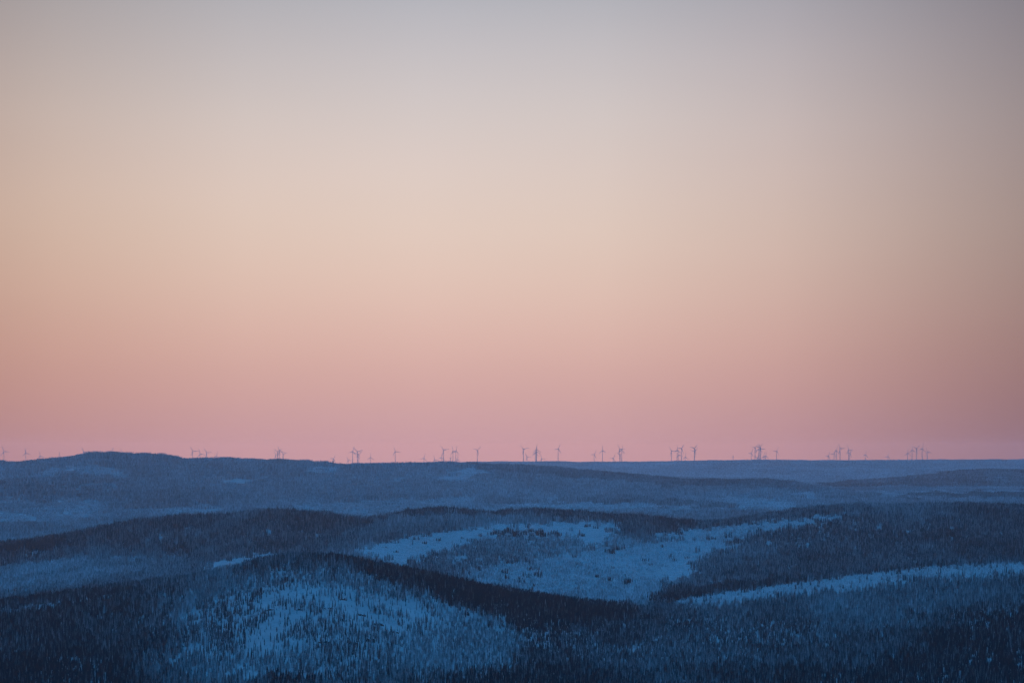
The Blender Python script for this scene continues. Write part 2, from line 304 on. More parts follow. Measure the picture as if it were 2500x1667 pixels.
# (near limit, far limit, outline, density, frost (also carries painted vignette and mist), tree height factor)
ZONES = [
 # broad tone of the stands, lower corners darkened as a vignette
 (1500, 3300, [(-400, 1480), (480, 1400), (560, 1480), (540, 1560), (460, 1600), (460, 1900), (-400, 1900)], 0.95, 0.34, 0.9),
 (1500, 3300, [(-400, 1480), (330, 1430), (350, 1500), (420, 1570), (340, 1600), (400, 1900), (-400, 1900)], 1.0, 0.20, 0.9),
 (1500, 3300, [(-400, 1530), (150, 1520), (260, 1600), (330, 1640), (300, 1900), (-400, 1900)], 1.0, 0.06, 0.9),  # lower left corner: vignette darkening put into the tree colour by low frost
 (1500, 3600, [(1000, 1480), (2300, 1420), (2900, 1400), (2900, 1900), (1000, 1900)], 1.0, 0.31, 0.7),
 (1500, 3600, [(1700, 1475), (2000, 1450), (2200, 1412), (2500, 1400), (2900, 1390), (2900, 1520), (2300, 1500), (1900, 1520), (1700, 1500)], 1.0, 0.42, 0.9),
 (1500, 3600, [(2080, 1560), (2350, 1480), (2900, 1420), (2900, 1900), (1700, 1900), (1900, 1640)], 1.0, 0.22, 0.8),
 (1500, 3600, [(1150, 1640), (1600, 1648), (2600, 1640), (2600, 1900), (1000, 1900)], 1.0, 0.12, 0.9),
 (1500, 3300, [(2250, 1560), (2420, 1500), (2900, 1440), (2900, 1900), (2000, 1900), (2120, 1640)], 1.0, 0.06, 0.85),  # lower right corner: vignette painted as nearly frostless, darker trees
 (1500, 3300, [(640, 1628), (780, 1622), (860, 1650), (800, 1668), (760, 1700), (640, 1700), (650, 1660)], 1.0, 0.02, 0.95),
 (3300, 6200, [(-400, 1300), (340, 1262), (560, 1245), (880, 1262), (960, 1280), (870, 1310), (700, 1345), (480, 1362), (300, 1345), (200, 1350), (150, 1385), (-400, 1400)], 1.0, 0.29, 1.15),
 (3300, 6200, [(-300, 1310), (60, 1315), (160, 1320), (180, 1340), (120, 1348), (-300, 1370)], 1.0, 0.02, 1.2),
 (3300, 6200, [(370, 1333), (480, 1335), (480, 1355), (400, 1350)], 1.0, 0.05, 1.0),
 (3300, 6200, [(-300, 1390), (150, 1370), (450, 1360), (560, 1385), (440, 1430), (250, 1445), (-300, 1490)], 1.0, 0.52, 0.7),
 (3300, 6200, [(880, 1290), (980, 1262), (1300, 1255), (1500, 1270), (1650, 1290), (1500, 1290), (1250, 1275), (1000, 1310), (860, 1340)], 1.0, 0.50, 1.15),
 (4700, 6200, [(960, 1235), (1300, 1235), (1560, 1255), (1700, 1270), (1690, 1288), (1560, 1288), (1480, 1276), (1300, 1266), (1100, 1262), (980, 1270)], 1.0, 0.14, 1.1),
 (3300, 6200, [(1480, 1280), (1700, 1288), (1640, 1305), (1560, 1320), (1500, 1310)], 1.0, 0.25, 1.1),
 (3300, 6200, [(990, 1388), (1060, 1360), (1180, 1318), (1240, 1303), (1420, 1318), (1460, 1332), (1520, 1320), (1600, 1330), (1400, 1350), (1250, 1370), (1150, 1400)], 1.0, 0.52, 0.7),
 (3300, 6200, [(1100, 1400), (1250, 1372), (1400, 1352), (1600, 1330), (1900, 1290), (1700, 1350), (1450, 1420), (1200, 1450)], 1.0, 0.74, 0.5),
 (3300, 6200, [(1240, 1450), (1400, 1420), (1600, 1430), (1660, 1430), (1620, 1475), (1500, 1510), (1400, 1500)], 1.0, 0.60, 0.7),
 (3300, 6200, [(1710, 1362), (1800, 1325), (1900, 1298), (2060, 1270), (2150, 1250), (2500, 1228), (2900, 1228), (2900, 1400), (1900, 1445), (1620, 1475), (1640, 1440), (1700, 1415)], 1.0, 0.31, 0.95),
 (3300, 6200, [(1610, 1448), (1700, 1437), (1850, 1420), (1960, 1412), (1900, 1440), (1760, 1462), (1600, 1472)], 1.0, 0.02, 1.1),
 (4700, 6200, [(1780, 1255), (2000, 1236), (2160, 1220), (2170, 1246), (2000, 1258), (1760, 1285)], 1.0, 0.35, 1.0),
 (2500, 3400, [(560, 1385), (640, 1345), (720, 1345), (720, 1425), (600, 1480), (430, 1560), (430, 1440)], 0.95, 0.58, 0.9),
 (2300, 3500, [(600, 1340), (800, 1340), (880, 1360), (900, 1415), (840, 1432), (700, 1420), (600, 1425), (560, 1410)], 0.72, 0.30, 0.9),
 (2300, 3500, [(740, 1340), (800, 1340), (900, 1362), (1150, 1420), (1240, 1442), (1450, 1470), (1560, 1488), (1560, 1510), (1420, 1522), (1300, 1512), (1190, 1500), (1090, 1480), (1000, 1455), (930, 1448), (870, 1425), (880, 1395), (820, 1372)], 1.0, 0.0, 0.95),
 (2300, 3300, [(1130, 1490), (1240, 1505), (1400, 1520), (1370, 1560), (1290, 1545)], 0.95, 0.12, 0.85),
 (2300, 3300, [(640, 1392), (830, 1400), (900, 1432), (800, 1430), (640, 1425)], 0.6, 0.15, 0.9),
 # open ground
 (3300, 6200, [(845, 1350), (880, 1333), (960, 1316), (1080, 1301), (1180, 1285), (1250, 1279), (1350, 1279), (1460, 1278), (1535, 1286), (1515, 1300), (1500, 1322), (1455, 1330), (1410, 1320), (1395, 1306), (1230, 1304), (1180, 1318), (1100, 1344), (1030, 1366), (990, 1388), (940, 1380)], 0.85, 0.95, 0.26),
 (4000, 5200, [(1205, 1299), (1300, 1300), (1400, 1304), (1400, 1312), (1300, 1312), (1210, 1308)], 0.55, 0.05, 1.05),
 (3300, 6200, [(480, 1384), (560, 1364), (640, 1350), (710, 1343), (720, 1372), (640, 1382), (560, 1398), (490, 1400)], 0.3, 0.9, 0.2),
 (2900, 3700, [(1635, 1472), (1720, 1448), (1800, 1437), (1920, 1419), (2050, 1402), (2200, 1385), (2260, 1375), (2350, 1371), (2500, 1368), (2900, 1366), (2900, 1405), (2500, 1410), (2400, 1417), (2200, 1424), (2150, 1438), (2000, 1457), (1900, 1466), (1800, 1477), (1700, 1482)], 0.95, 0.80, 0.30),
 (3300, 5000, [(1240, 1442), (1400, 1402), (1600, 1372), (1680, 1345), (1800, 1325), (1830, 1330), (1790, 1348), (1712, 1362), (1708, 1400), (1692, 1417), (1600, 1430), (1450, 1440), (1300, 1464)], 0.95, 0.70, 0.40),
 (3300, 5000, [(1640, 1372), (1708, 1362), (1706, 1400), (1690, 1416), (1620, 1420), (1580, 1400)], 0.8, 0.86, 0.3),
 (3900, 5200, [(1600, 1302), (1800, 1279), (2000, 1262), (2130, 1249), (2060, 1266), (1950, 1288), (1850, 1302), (1700, 1316), (1590, 1322)], 0.9, 0.74, 0.34),
 (1900, 3200, [(430, 1560), (480, 1470), (560, 1412), (640, 1396), (850, 1402), (1000, 1440), (1180, 1500), (1290, 1560), (1260, 1640), (1000, 1650), (450, 1662), (380, 1620)], 0.66, 0.44, 0.75),
 (1900, 3200, [(600, 1500), (650, 1450), (700, 1428), (780, 1428), (850, 1432), (900, 1440), (1000, 1455), (1080, 1485), (1090, 1520), (1020, 1560), (960, 1600), (850, 1640), (760, 1610), (700, 1600), (560, 1610), (440, 1640), (400, 1620), (430, 1590), (520, 1560)], 0.48, 0.14, 0.70),
 (2100, 3200, [(1050, 1480), (1200, 1510), (1290, 1560), (1240, 1630), (1050, 1640), (950, 1610), (1000, 1570), (1080, 1530)], 0.9, 0.55, 0.6),
 (1900, 3600, [(-300, 1520), (0, 1490), (60, 1478), (140, 1463), (245, 1443), (330, 1428), (330, 1436), (250, 1454), (130, 1482), (40, 1500), (-300, 1540)], 0.22, 0.25, 0.6),
 (3300, 5600, [(255, 1357), (340, 1362), (345, 1367), (300, 1366)], 0.05, 0.6, 0.4),
 (3300, 5600, [(375, 1380), (420, 1379), (420, 1387), (380, 1389)], 0.05, 0.6, 0.4),
 (3300, 5600, [(58, 1347), (82, 1344), (105, 1346), (80, 1358), (60, 1360)], 0.15, 0.6, 0.4),
 (1700, 2300, [(480, 1655), (560, 1645), (640, 1648), (640, 1668), (480, 1668)], 0.06, 0.3, 0.6),
 (1700, 2300, [(700, 1655), (770, 1648), (880, 1650), (870, 1668), (700, 1668)], 0.10, 0.3, 0.6),
 (1700, 2300, [(130, 1612), (230, 1590), (240, 1605), (150, 1630)], 0.35, 0.3, 0.6),
 (1700, 2300, [(2330, 1575), (2350, 1572), (2352, 1590), (2335, 1592)], 0.05, 0.6, 0.5),
 (1700, 2300, [(1120, 1640), (1250, 1640), (1240, 1652), (1130, 1652)], 0.4, 0.3, 0.6),
 # the far country
 (9000, 10500, [(1150, 1132), (1300, 1136), (1480, 1152), (1650, 1168), (1860, 1168), (2000, 1186), (2080, 1205), (2000, 1204), (1860, 1186), (1650, 1190), (1400, 1168), (1150, 1148)], 1.0, 0.46, 1.1),
 (6000, 9300, [(700, 1238), (900, 1222), (1300, 1212), (1900, 1215), (2000, 1250), (700, 1262)], 1.0, 0.69, 0.6),  # mist in the valley, painted as paler tree colour
 (6000, 11500, [(495, 1163), (560, 1166), (632, 1171), (626, 1179), (590, 1180), (540, 1172)], 0.00, 0.90, 0.30),
 (6000, 11500, [(735, 1142), (800, 1141), (830, 1150), (815, 1158), (760, 1152)], 0.95, 0.80, 0.50),
 (6000, 11500, [(1060, 1165), (1120, 1150), (1170, 1142), (1190, 1155), (1150, 1172), (1080, 1178)], 0.95, 0.80, 0.50),
 (6000, 11500, [(1180, 1175), (1230, 1172), (1225, 1188), (1190, 1186)], 0.95, 0.80, 0.50),
 (6000, 11500, [(70, 1165), (150, 1140), (230, 1132), (300, 1150), (320, 1170), (200, 1160), (90, 1172)], 0.95, 0.73, 0.55),
 (6000, 11500, [(-200, 1225), (80, 1222), (230, 1222), (290, 1245), (200, 1262), (120, 1278), (-200, 1282)], 1.0, 0.64, 0.55),  # left mist band, likewise painted through the frost value
 (6000, 11500, [(280, 1245), (480, 1236), (620, 1248), (500, 1262), (330, 1258)], 1.0, 0.66, 0.55),
 (6000, 11500, [(-200, 1175), (80, 1178), (160, 1185), (240, 1195), (260, 1215), (150, 1222), (-200, 1222)], 1.00, 0.56, 1.10),
 (6000, 11500, [(250, 1205), (450, 1195), (640, 1215), (560, 1235), (400, 1242), (280, 1240)], 1.00, 0.56, 1.10),
 (6000, 11500, [(-200, 1280), (160, 1280), (170, 1300), (-200, 1320)], 1.00, 0.56, 1.10),
 (6000, 11500, [(1250, 1232), (1500, 1222), (1900, 1228), (1950, 1242), (1500, 1240), (1200, 1245)], 0.95, 0.80, 0.55),
 (6000, 11500, [(1935, 1205), (1960, 1198), (2010, 1202), (2012, 1218), (1940, 1222)], 0.95, 0.80, 0.50),
 (6000, 11500, [(1150, 1222), (1500, 1215), (1800, 1232), (1770, 1240), (1500, 1226), (1200, 1232)], 1.00, 0.56, 1.10),
 (6000, 11500, [(1900, 1168), (2010, 1188), (2150, 1212), (2150, 1222), (2060, 1212), (1960, 1195)], 1.00, 0.56, 1.10),
 (6300, 11900, [(2020, 1200), (2900, 1196), (2900, 1206), (2100, 1210)], 0.95, 0.80, 0.55),
 (6300, 11900, [(2200, 1210), (2900, 1206), (2900, 1218), (2200, 1220)], 1.00, 0.36, 1.00),
 (11800, 15000, [(1960, 1190), (2100, 1175), (2300, 1152), (2400, 1140), (2900, 1140), (2900, 1196), (2100, 1196)], 1.00, 0.28, 1.20),
 (13000, 21000, [(1470, 1139), (1540, 1138), (1545, 1143), (1490, 1144)], 0.95, 0.80, 0.50),
 (13000, 21000, [(1930, 1161), (1950, 1163), (1955, 1168), (1935, 1166)], 0.95, 0.80, 0.50),
 (13000, 21000, [(2095, 1131), (2125, 1130), (2125, 1134), (2095, 1135)], 0.95, 0.80, 0.50),
]
def stand(X, Y, Z):
    px, row = proj(X, Y, Z)
    k = np.clip(Y / 3500, 0.6, 3.0)
    qx = px + (fbm(X / 60, Y / 110, 51, 3) - 0.5) * 34 / k + rng.standard_t(3, X.shape) * 12 / k; qy = row + (fbm(X / 60, Y / 110, 61, 3) - 0.5) * 18 / k + rng.standard_t(3, X.shape) * 4.0 / k
    base = np.where(Y > 6000, 0.64, 0.40); base = np.where(Y > 12000, 0.66, base)  # far frost raised beyond real rime, painting in part of the haze
    den = np.ones_like(X); fro = base.copy(); hf = np.ones_like(X)
    for y0, y1, poly, d, f, h in ZONES:
        mk = (Y >= y0) & (Y <= y1)
        if not mk.any(): continue
        ii = np.nonzero(mk)[0]; ii = ii[inpoly(qx[ii], qy[ii], poly)]
        den[ii] = d; fro[ii] = f; hf[ii] = h
    s1 = fbm(X / 170, Y / 420, 71, 4) - 0.5; s2 = fbm(X / 40, Y / 70, 81, 3) - 0.5
    fs = np.where(Y > 6000, 1.0, 0.0)
    s3 = fbm(X / 520, Y / 900, 91, 4) - 0.5
    dk = (fro > 0.65) & (den > 0.3) & (Y < 6000) & (rng.random(X.shape) < 0.014)        # lone dark trees among the frosted young growth
    hf = np.where(dk, hf * 2.0, hf)
    fro = np.where(dk, 0.05, fro)
    fro = fro + s1 * np.where(Y > 6000, 0.22, 0.55) + s2 * np.where(Y > 6000, 0.1, 0.22) + fs * s3 * 0.25
    hf = hf * (1 + 0.35 * s2)
    return den, np.clip(fro, -0.1, 1.0), hf, px, row

# ------------------------------------------------------------------ tree meshes
def crown_geo(h, r, tiers, spokes, rnd, base=0.12, lean=0.0, droop=0.35, taper=0.85, ragged=0.35):
    V, Fc = [], []
    z0 = h * base; n = spokes * 2
    ox, oy = 0.0, 0.0
    for k in range(tiers):
        f = k / tiers
        zb = z0 + (h - z0) * f; zt = z0 + (h - z0) * min(1.0, (k + 1.9) / tiers)
        rr = r * (1 - f) ** taper * (0.82 + 0.36 * rnd.random()) + 0.10
        b = len(V); a0 = rnd.random() * 6.28
        for i in range(n):
            a = a0 + i * 2 * math.pi / n
            q_ = rr * (1.0 + ragged * (rnd.random() - 0.5)) if i % 2 == 0 else rr * (0.42 + 0.2 * rnd.random())
            dz = -droop * rr * (0.6 + 0.8 * rnd.random()) if i % 2 == 0 else 0.12 * rr
            V.append((math.cos(a) * q_ + lean * f, math.sin(a) * q_, zb + dz))
        V.append((lean * f, 0, zt))
        for i in range(n): Fc.append((b + i, b + (i + 1) % n, b + n))
    return V, Fc
def trunk_geo(h, r, sides=6, top=0.0, base_z=-1.5, lean=0.0):
    V, Fc = [], []
    zs = [base_z, 0.0, h * 0.5, h]; rs = [r * 1.15, r, r * 0.6, max(top, r * 0.12)]
    for z, q_ in zip(zs, rs):
        for i in range(sides):
            a = i * 2 * math.pi / sides; V.append((math.cos(a) * q_ + lean * max(0, z) / h, math.sin(a) * q_, z))
    for k in range(3):
        for i in range(sides):
            j = (i + 1) % sides; Fc.append((k * sides + i, k * sides + j, (k + 1) * sides + j, (k + 1) * sides + i))
    Fc.append(tuple(range(3 * sides, 4 * sides)))
    return V, Fc
def tone_mesh(name, parts, mat):
    """parts: list of (verts, faces, tone)"""
    V, Fc, T = [], [], []
    for v, f, t in parts:
        b = len(V); V += v; Fc += [tuple(b + i for i in q_) for q_ in f]; T += [t] * len(v)
    me = mesh(name, V, Fc, mat); a = me.attributes.new('tone', 'FLOAT', 'POINT'); a.data.foreach_set('value', T)
    return me
rnd = random.Random(5)
def place(v, x, y, z=0, s=1.0):
    c, sn = math.cos(x * 7.1 + y), math.sin(x * 7.1 + y)
    return [((a * c - b * sn) * s + x, (a * sn + b * c) * s + y, q_ * s + z) for a, b, q_ in v]

def cluster(name, n, size, hmin, hmax, rk, tiers, spokes, trunk=False):
    parts = []; g = int(math.ceil(math.sqrt(n))); c = size / g
    for i in range(n):
        x = (i % g + 0.5 + (rnd.random() - 0.5) * 0.9) * c - size / 2; y = (i // g + 0.5 + (rnd.random() - 0.5) * 0.9) * c - size / 2
        h = hmin + (hmax - hmin) * rnd.random(); r = h * rk * (0.75 + 0.5 * rnd.random()); tone = rnd.random()
        v, f = crown_geo(h, r, tiers, spokes, rnd, base=0.08 if not trunk else 0.14)
        parts.append((place(v, x, y), f, tone))
        if trunk:
            v, f = trunk_geo(h * 0.5, 0.18 + 0.006 * h, 4); parts.append((place(v, x, y), f, 0.0))
    return tone_mesh(name, parts, M_TREE)
def proto_collection(name, meshes):
    c = bpy.data.collections.new(name)
    for i, m_ in enumerate(meshes):
        o = bpy.data.objects.new('%s_%02d' % (name, i), m_); c.objects.link(o)
    return c
def scatter_tree():
    t = bpy.data.node_groups.new('scatter', 'GeometryNodeTree')
    t.interface.new_socket('Geometry', in_out='INPUT', socket_type='NodeSocketGeometry')
    t.interface.new_socket('Geometry', in_out='OUTPUT', socket_type='NodeSocketGeometry')
    return t
def forest(name, label, pts, coll):
    """one object of kind stuff: points with attributes, a tree group on each"""
    X, Y, Z, S, H, V, FR = pts
    me = bpy.data.meshes.new(name); me.vertices.add(len(X)); me.vertices.foreach_set('co', np.stack([X, Y, Z], -1).ravel().astype(np.float32)); me.update()
    def at(n_, ty, val):
        a = me.attributes.new(n_, ty, 'POINT'); a.data.foreach_set('value', val)
    at('sc', 'FLOAT', S.astype(np.float32)); at('hh', 'FLOAT', H.astype(np.float32)); at('rz', 'FLOAT', (rng.random(len(X)) * 6.283).astype(np.float32))
    at('vi', 'INT', V.astype(np.int32)); at('frost', 'FLOAT', FR.astype(np.float32))
    o = obj(name, me); tag(o, label, None, None, 'stuff')
    t = scatter_tree(); N = t.nodes; Lk = t.links
    gi, go = N.new('NodeGroupInput'), N.new('NodeGroupOutput')
    ci = N.new('GeometryNodeCollectionInfo'); ci.inputs['Collection'].default_value = coll
    ci.inputs['Separate Children'].default_value = True; ci.inputs['Reset Children'].default_value = True
    ip = N.new('GeometryNodeInstanceOnPoints'); ip.inputs['Pick Instance'].default_value = True
    def na(n_, ty):
        a = N.new('GeometryNodeInputNamedAttribute'); a.data_type = ty; a.inputs[0].default_value = n_; return a.outputs[0]
    cs = N.new('ShaderNodeCombineXYZ'); Lk.new(na('sc', 'FLOAT'), cs.inputs[0]); Lk.new(na('sc', 'FLOAT'), cs.inputs[1]); Lk.new(na('hh', 'FLOAT'), cs.inputs[2])
    cr = N.new('ShaderNodeCombineXYZ'); Lk.new(na('rz', 'FLOAT'), cr.inputs[2])
    Lk.new(gi.outputs[0], ip.inputs['Points']); Lk.new(ci.outputs[0], ip.inputs['Instance']); Lk.new(na('vi', 'INT'), ip.inputs['Instance Index'])
    Lk.new(cr.outputs[0], ip.inputs['Rotation']); Lk.new(cs.outputs[0], ip.inputs['Scale']); Lk.new(ip.outputs[0], go.inputs[0])
    md = o.modifiers.new('scatter', 'NODES'); md.node_group = t
    print(name, len(X)); return o
def jgrid(y0, y1, cell, ulim=0.365):
    ys = np.arange(y0, y1, cell); out = []
    for y in ys:
        n = int(2 * ulim * y / cell); out.append(np.stack([(np.arange(n) + rng.random(n)) * cell - ulim * y, y + rng.random(n) * cell], -1))
    p = np.concatenate(out); return p[:, 0], p[:, 1]
def keep_visible(X, Y, Z, h, margin=10):
    px, row = proj(X, Y, Z + h); return row < horizon_row(px, Y) + margin * 3000 / Y + 3

# near woods: single trees and pairs
P_NEAR = proto_collection('near_tree', [cluster('near_tree_mesh', 1, 0.1, 13, 17, 0.095, 8, 5, True) for _ in range(8)]
                          + [cluster('near_pair_mesh', 3, 6.5, 9, 16, 0.105, 6, 5, False) for _ in range(6)])
P_MID = proto_collection('mid_group', [cluster('mid_group_mesh', 7, 14, 9, 16, 0.12, 5, 4) for _ in range(10)])
P_FAR = proto_collection('far_group', [cluster('far_group_mesh', 64, 58, 9, 17, 0.20, 3, 4) for _ in range(8)])
P_VFAR = proto_collection('plateau_group', [cluster('plateau_group_mesh', 100, 150, 8, 14, 0.55, 2, 4) for _ in range(6)])

X, Y = jgrid(1880, 3560, 3.9); Z = terrain(X, Y)
den, fro, hf, px, row = stand(X, Y, Z)
gap = 0.6 * fbm(X / 48, Y / 95, 101, 4) + 0.4 * fbm(X / 13, Y / 24, 103, 3)
sparse = den < 0.5
prob = np.where(sparse, den * np.clip((gap - 0.42) * 12.0, 0.16, 2.2), den * np.clip(0.8 + (gap - 0.5) * 1.6, 0.45, 1.0))
kp = (rng.random(len(X)) < prob * 0.72) & keep_visible(X, Y, Z, 18)
X, Y, Z, fro, hf, px, row, sparse, den = [a[kp] for a in (X, Y, Z, fro, hf, px, row, sparse, den)]
rd = rng.random(len(X))
hh = hf * (0.36 + 0.72 * rd ** 1.4); sc = np.clip(hh, 0.22, 1.2) * (0.85 + 0.4 * rng.random(len(X)))
vi = np.where(sparse | (rng.random(len(X)) < 0.45), rng.integers(0, 8, len(X)), rng.integers(8, 14, len(X)))
fro = fro + (rng.random(len(X)) - 0.5) * 0.22 + np.where(sparse & (rng.random(len(X)) < 0.25), 0.35, 0)

# ---- the 300 trees that show largest stand as things of their own
inview = (px > 4) & (px < 2496) & (row < 1662) & (vi < 8)
size = np.where(inview, hh * 15 * F / Y * (1.0 + 0.5 * sparse), 0)
pick = np.argsort(-size)[:290]
mask = np.ones(len(X), bool); mask[pick] = False
forest('spruce_forest', 'dense spruce forest dusted with snow covering the nearest slopes', [a[mask] for a in (X, Y, Z, sc, hh, vi, fro)], P_NEAR)
TREES = [(X[i], Y[i], Z[i], sc[i], hh[i], fro[i], px[i], row[i], bool(sparse[i])) for i in pick]

# mid woods
X, Y = jgrid(3560, 6150, 12.0); Z = terrain(X, Y); den, fro, hf, px, row = stand(X, Y, Z)
gap = fbm(X / 40, Y / 70, 111, 3)
kp = (rng.random(len(X)) < den * np.clip(0.9 + (gap - 0.5) * 1.2, 0.4, 1.0)) & keep_visible(X, Y, Z, 18)
X, Y, Z, fro, hf = [a[kp] for a in (X, Y, Z, fro, hf)]
sc = np.clip(0.75 + 0.25 * hf, 0.6, 1.1); hh = hf * (0.62 + 0.7 * rng.random(len(X)) ** 2)
forest('ridge_forest', 'snow dusted conifer forest over the middle ridges', (X, Y, Z - 0.6, sc, hh, rng.integers(0, 10, len(X)), fro + (rng.random(len(X)) - 0.5) * 0.12), P_MID)
# far woods
X, Y = jgrid(6150, 11600, 49.0); Z = terrain(X, Y); den, fro, hf, px, row = stand(X, Y, Z)
kp = (rng.random(len(X)) < den) & keep_visible(X, Y, Z, 18)
X, Y, Z, fro, hf = [a[kp] for a in (X, Y, Z, fro, hf)]
forest('distant_forest', 'hazy frosted forest over the far hills', (X, Y, Z - 1.0, np.ones(len(X)), hf * (0.75 + 0.7 * rng.random(len(X)) ** 2), rng.integers(0, 8, len(X)), fro + (rng.random(len(X)) - 0.5) * 0.06), P_FAR)
X, Y = jgrid(11600, 21500, 118.0); Z = terrain(X, Y); den, fro, hf, px, row = stand(X, Y, Z)
kp = (rng.random(len(X)) < den) & keep_visible(X, Y, Z, 18)
X, Y, Z, fro, hf = [a[kp] for a in (X, Y, Z, fro, hf)]
forest('plateau_forest', 'pale hazy forest on the farthest plateau under the turbines', (X, Y, Z - 1.0, np.ones(len(X)), hf * (0.7 + 0.9 * rng.random(len(X)) ** 2), rng.integers(0, 6, len(X)), fro), P_VFAR)

# ------------------------------------------------------------------ individual trees
rnd = random.Random(9)
PROTO = []
for k in range(7):
    h = 15.0; le = rnd.uniform(-0.5, 0.5)
    v, f = crown_geo(h, h * rnd.uniform(0.085, 0.12), 12, 8, rnd, base=rnd.uniform(0.08, 0.2), lean=le, droop=0.5, ragged=0.7)
    cm = tone_mesh('crown_mesh', [(v, f, rnd.random())], M_TREE)
    v, f = trunk_geo(h * 0.97, 0.24, 7, lean=le); tm = mesh('trunk_mesh', v, f, M_BARK, True)
    PROTO.append((tm, cm))
# a pine with a rounded, broken crown
v, f = [], []
for k in range(9):
    a = rnd.random() * 6.28; q_ = rnd.uniform(0.2, 1.5); zc = rnd.uniform(8, 13)
    vv, ff = crown_geo(2.6, rnd.uniform(1.0, 1.6), 3, 6, rnd, base=0.0, droop=0.2, taper=0.5)
    b = len(v); v += [(x + math.cos(a) * q_, y + math.sin(a) * q_, z + zc) for x, y, z in vv]; f += [tuple(b + i for i in t_) for t_ in ff]
PINE_C = tone_mesh('pine_crown_mesh', [(v, f, 0.4)], M_TREE)
v, f = trunk_geo(13.5, 0.26, 7); PINE_T = mesh('pine_trunk_mesh', v, f, M_BARK, True)
def tree(x, y, s, hh_, fr, label, group, kind=None, name='spruce_tree', cat='spruce tree'):
    k = rnd.randrange(7) if kind is None else kind
    tm, cm = PROTO[k] if k < 7 else (PINE_T, PINE_C)
    r = empty(name, (x, y, float(terrain(np.array([x]), np.array([y]))[0])), rnd.random() * 6.28); r.scale = (s, s, hh_)
    tag(r, label, cat, group)
    obj('trunk', tm, r); c = obj('crown', cm, r); c['frost'] = float(fr)
    return r
LEDGES = [(837, 1464, 'the highest rock ledge'), (802, 1486, 'the mid slope ledge'), (660, 1489, 'the leftmost thin ledge'), (880, 1502, 'the broken ledge right of centre'),
          (835, 1515, 'the low central ledge'), (920, 1525, 'the long right hand ledge'), (880, 1568, 'the largest outcrop'), (790, 1568, 'the thin foot ledge'), (440, 1580, 'the lower left ledge')]
def where(px, row, sparse, fr, s_, h_):
    ht_ = 'tall' if h_ > 0.85 else 'short' if h_ < 0.74 else 'middling'; wd_ = 'slim' if s_ / h_ < 0.98 else 'broad'
    look = '%s %s %s' % (ht_, wd_, 'dark' if fr < 0.22 else 'dusted' if fr < 0.45 else 'frosted')
    d, nm, lx, ly = min((math.hypot(px - x, (row - y) * 1.3), n_, x, y) for x, y, n_ in LEDGES)
    if d < 75 and sparse:
        rel = ('left of' if px < lx else 'right of') if abs(px - lx) > abs(row - ly) else ('below' if row > ly else 'above')
        place_ = '%s %s' % (rel, nm)
    elif sparse and 380 < px < 1110:
        place_ = 'on the %s %s of the open snow slope' % ('upper' if row < 1500 else 'lower' if row > 1580 else 'middle', 'left' if px < 640 else 'right' if px > 900 else 'centre')
    else:
        cols = [(150, 'at the left edge'), (300, 'well left of the snow slope'), (450, 'just left of the snow slope'), (620, 'under the left end of the snow slope'),
                (800, 'under the middle of the snow slope'), (1000, 'under the right end of the snow slope'), (1200, 'just right of the snow slope foot'), (1450, 'in the middle of the valley floor'),
                (1700, 'right of the valley middle'), (1950, 'below the bright ridge, left part'), (2200, 'below the bright ridge, middle part'),
                (2400, 'in the dim lower right forest'), (9999, 'at the right edge')]
        place_ = [t_ for a, t_ in cols if px < a][0]
        if row > 1640: place_ = 'in the lowest row, ' + place_
    return '%s spruce %s' % (look, place_), 'spruces ' + place_
for (x, y, z, s, h_, fr, px_, row_, sp_) in TREES:
    lb, gp = where(px_, row_, sp_, fr, s, h_); tree(x, y, s * 1.0, h_, fr, lb, gp)
def ground_at(px_, row_, y0, y1):
    """the ground point seen at that place of the survey between two distances"""
    ys = np.linspace(y0, y1, 600); xs = (px_ - 1250) / F * ys; zs = terrain(xs, ys)
    r = HY - F * (zs - ZC) / ys; i = int(np.argmin(abs(r - row_))); return float(xs[i]), float(ys[i])
for px_, row_, s, h_, lb in [
    (1007, 1331, 1.1, 1.0, 'lone dark spruce standing in the middle of the bright snowfield'),
    (1125, 1326, 0.7, 0.8, 'slim lone spruce at the lower edge of the bright snowfield'),
    (1104, 1330, 0.6, 0.55, 'small lone spruce left of a slim one at the bright snowfield edge'),
    (1415, 1308, 1.7, 1.15, 'broad dark spruce alone at the narrow neck of the bright snowfield'),
    (1290, 1303, 1.7, 1.2, 'bushy dark spruce rising from the tree row below the bright snowfield'),
    (1232, 1305, 1.5, 1.1, 'dark spruce at the left end of the tree row below the bright snowfield')]:
    x, y = ground_at(px_, row_, 4000, 5150); tree(x, y, s, h_, 0.02, lb, None)

# ------------------------------------------------------------------ rock ledges on the open slope
def ledge(w_, h_, d_, seed):
    r_ = random.Random(seed); n = 14; V, Fc = [], []
    for i in range(n + 1):
        t_ = i / n; x = (t_ - 0.5) * w_; e = math.sin(math.pi * t_) ** 0.5
        hj = h_ * e * r_.uniform(0.25, 1.5) + 0.1; dj = d_ * e * r_.uniform(0.5, 1.3) + 0.3; yo = r_.uniform(-1.2, 1.2)
        V += [(x, yo - 0.2 * hj, -2.0), (x + r_.uniform(-.3, .3), yo, hj * 0.55), (x, yo + 0.35 * r_.random(), hj), (x, yo + dj, hj * 0.9 + 0.5), (x, yo + dj * 1.5, -2.0)]
    for i in range(n):
        for k in range(4): a = i * 5 + k; Fc.append((a, a + 5, a + 6, a + 1))
    Fc.append((0, 1, 2, 3, 4)); Fc.append(tuple(n * 5 + k for k in (4, 3, 2, 1, 0)))
    return mesh('rock_ledge_mesh', V, Fc, M_ROCK)
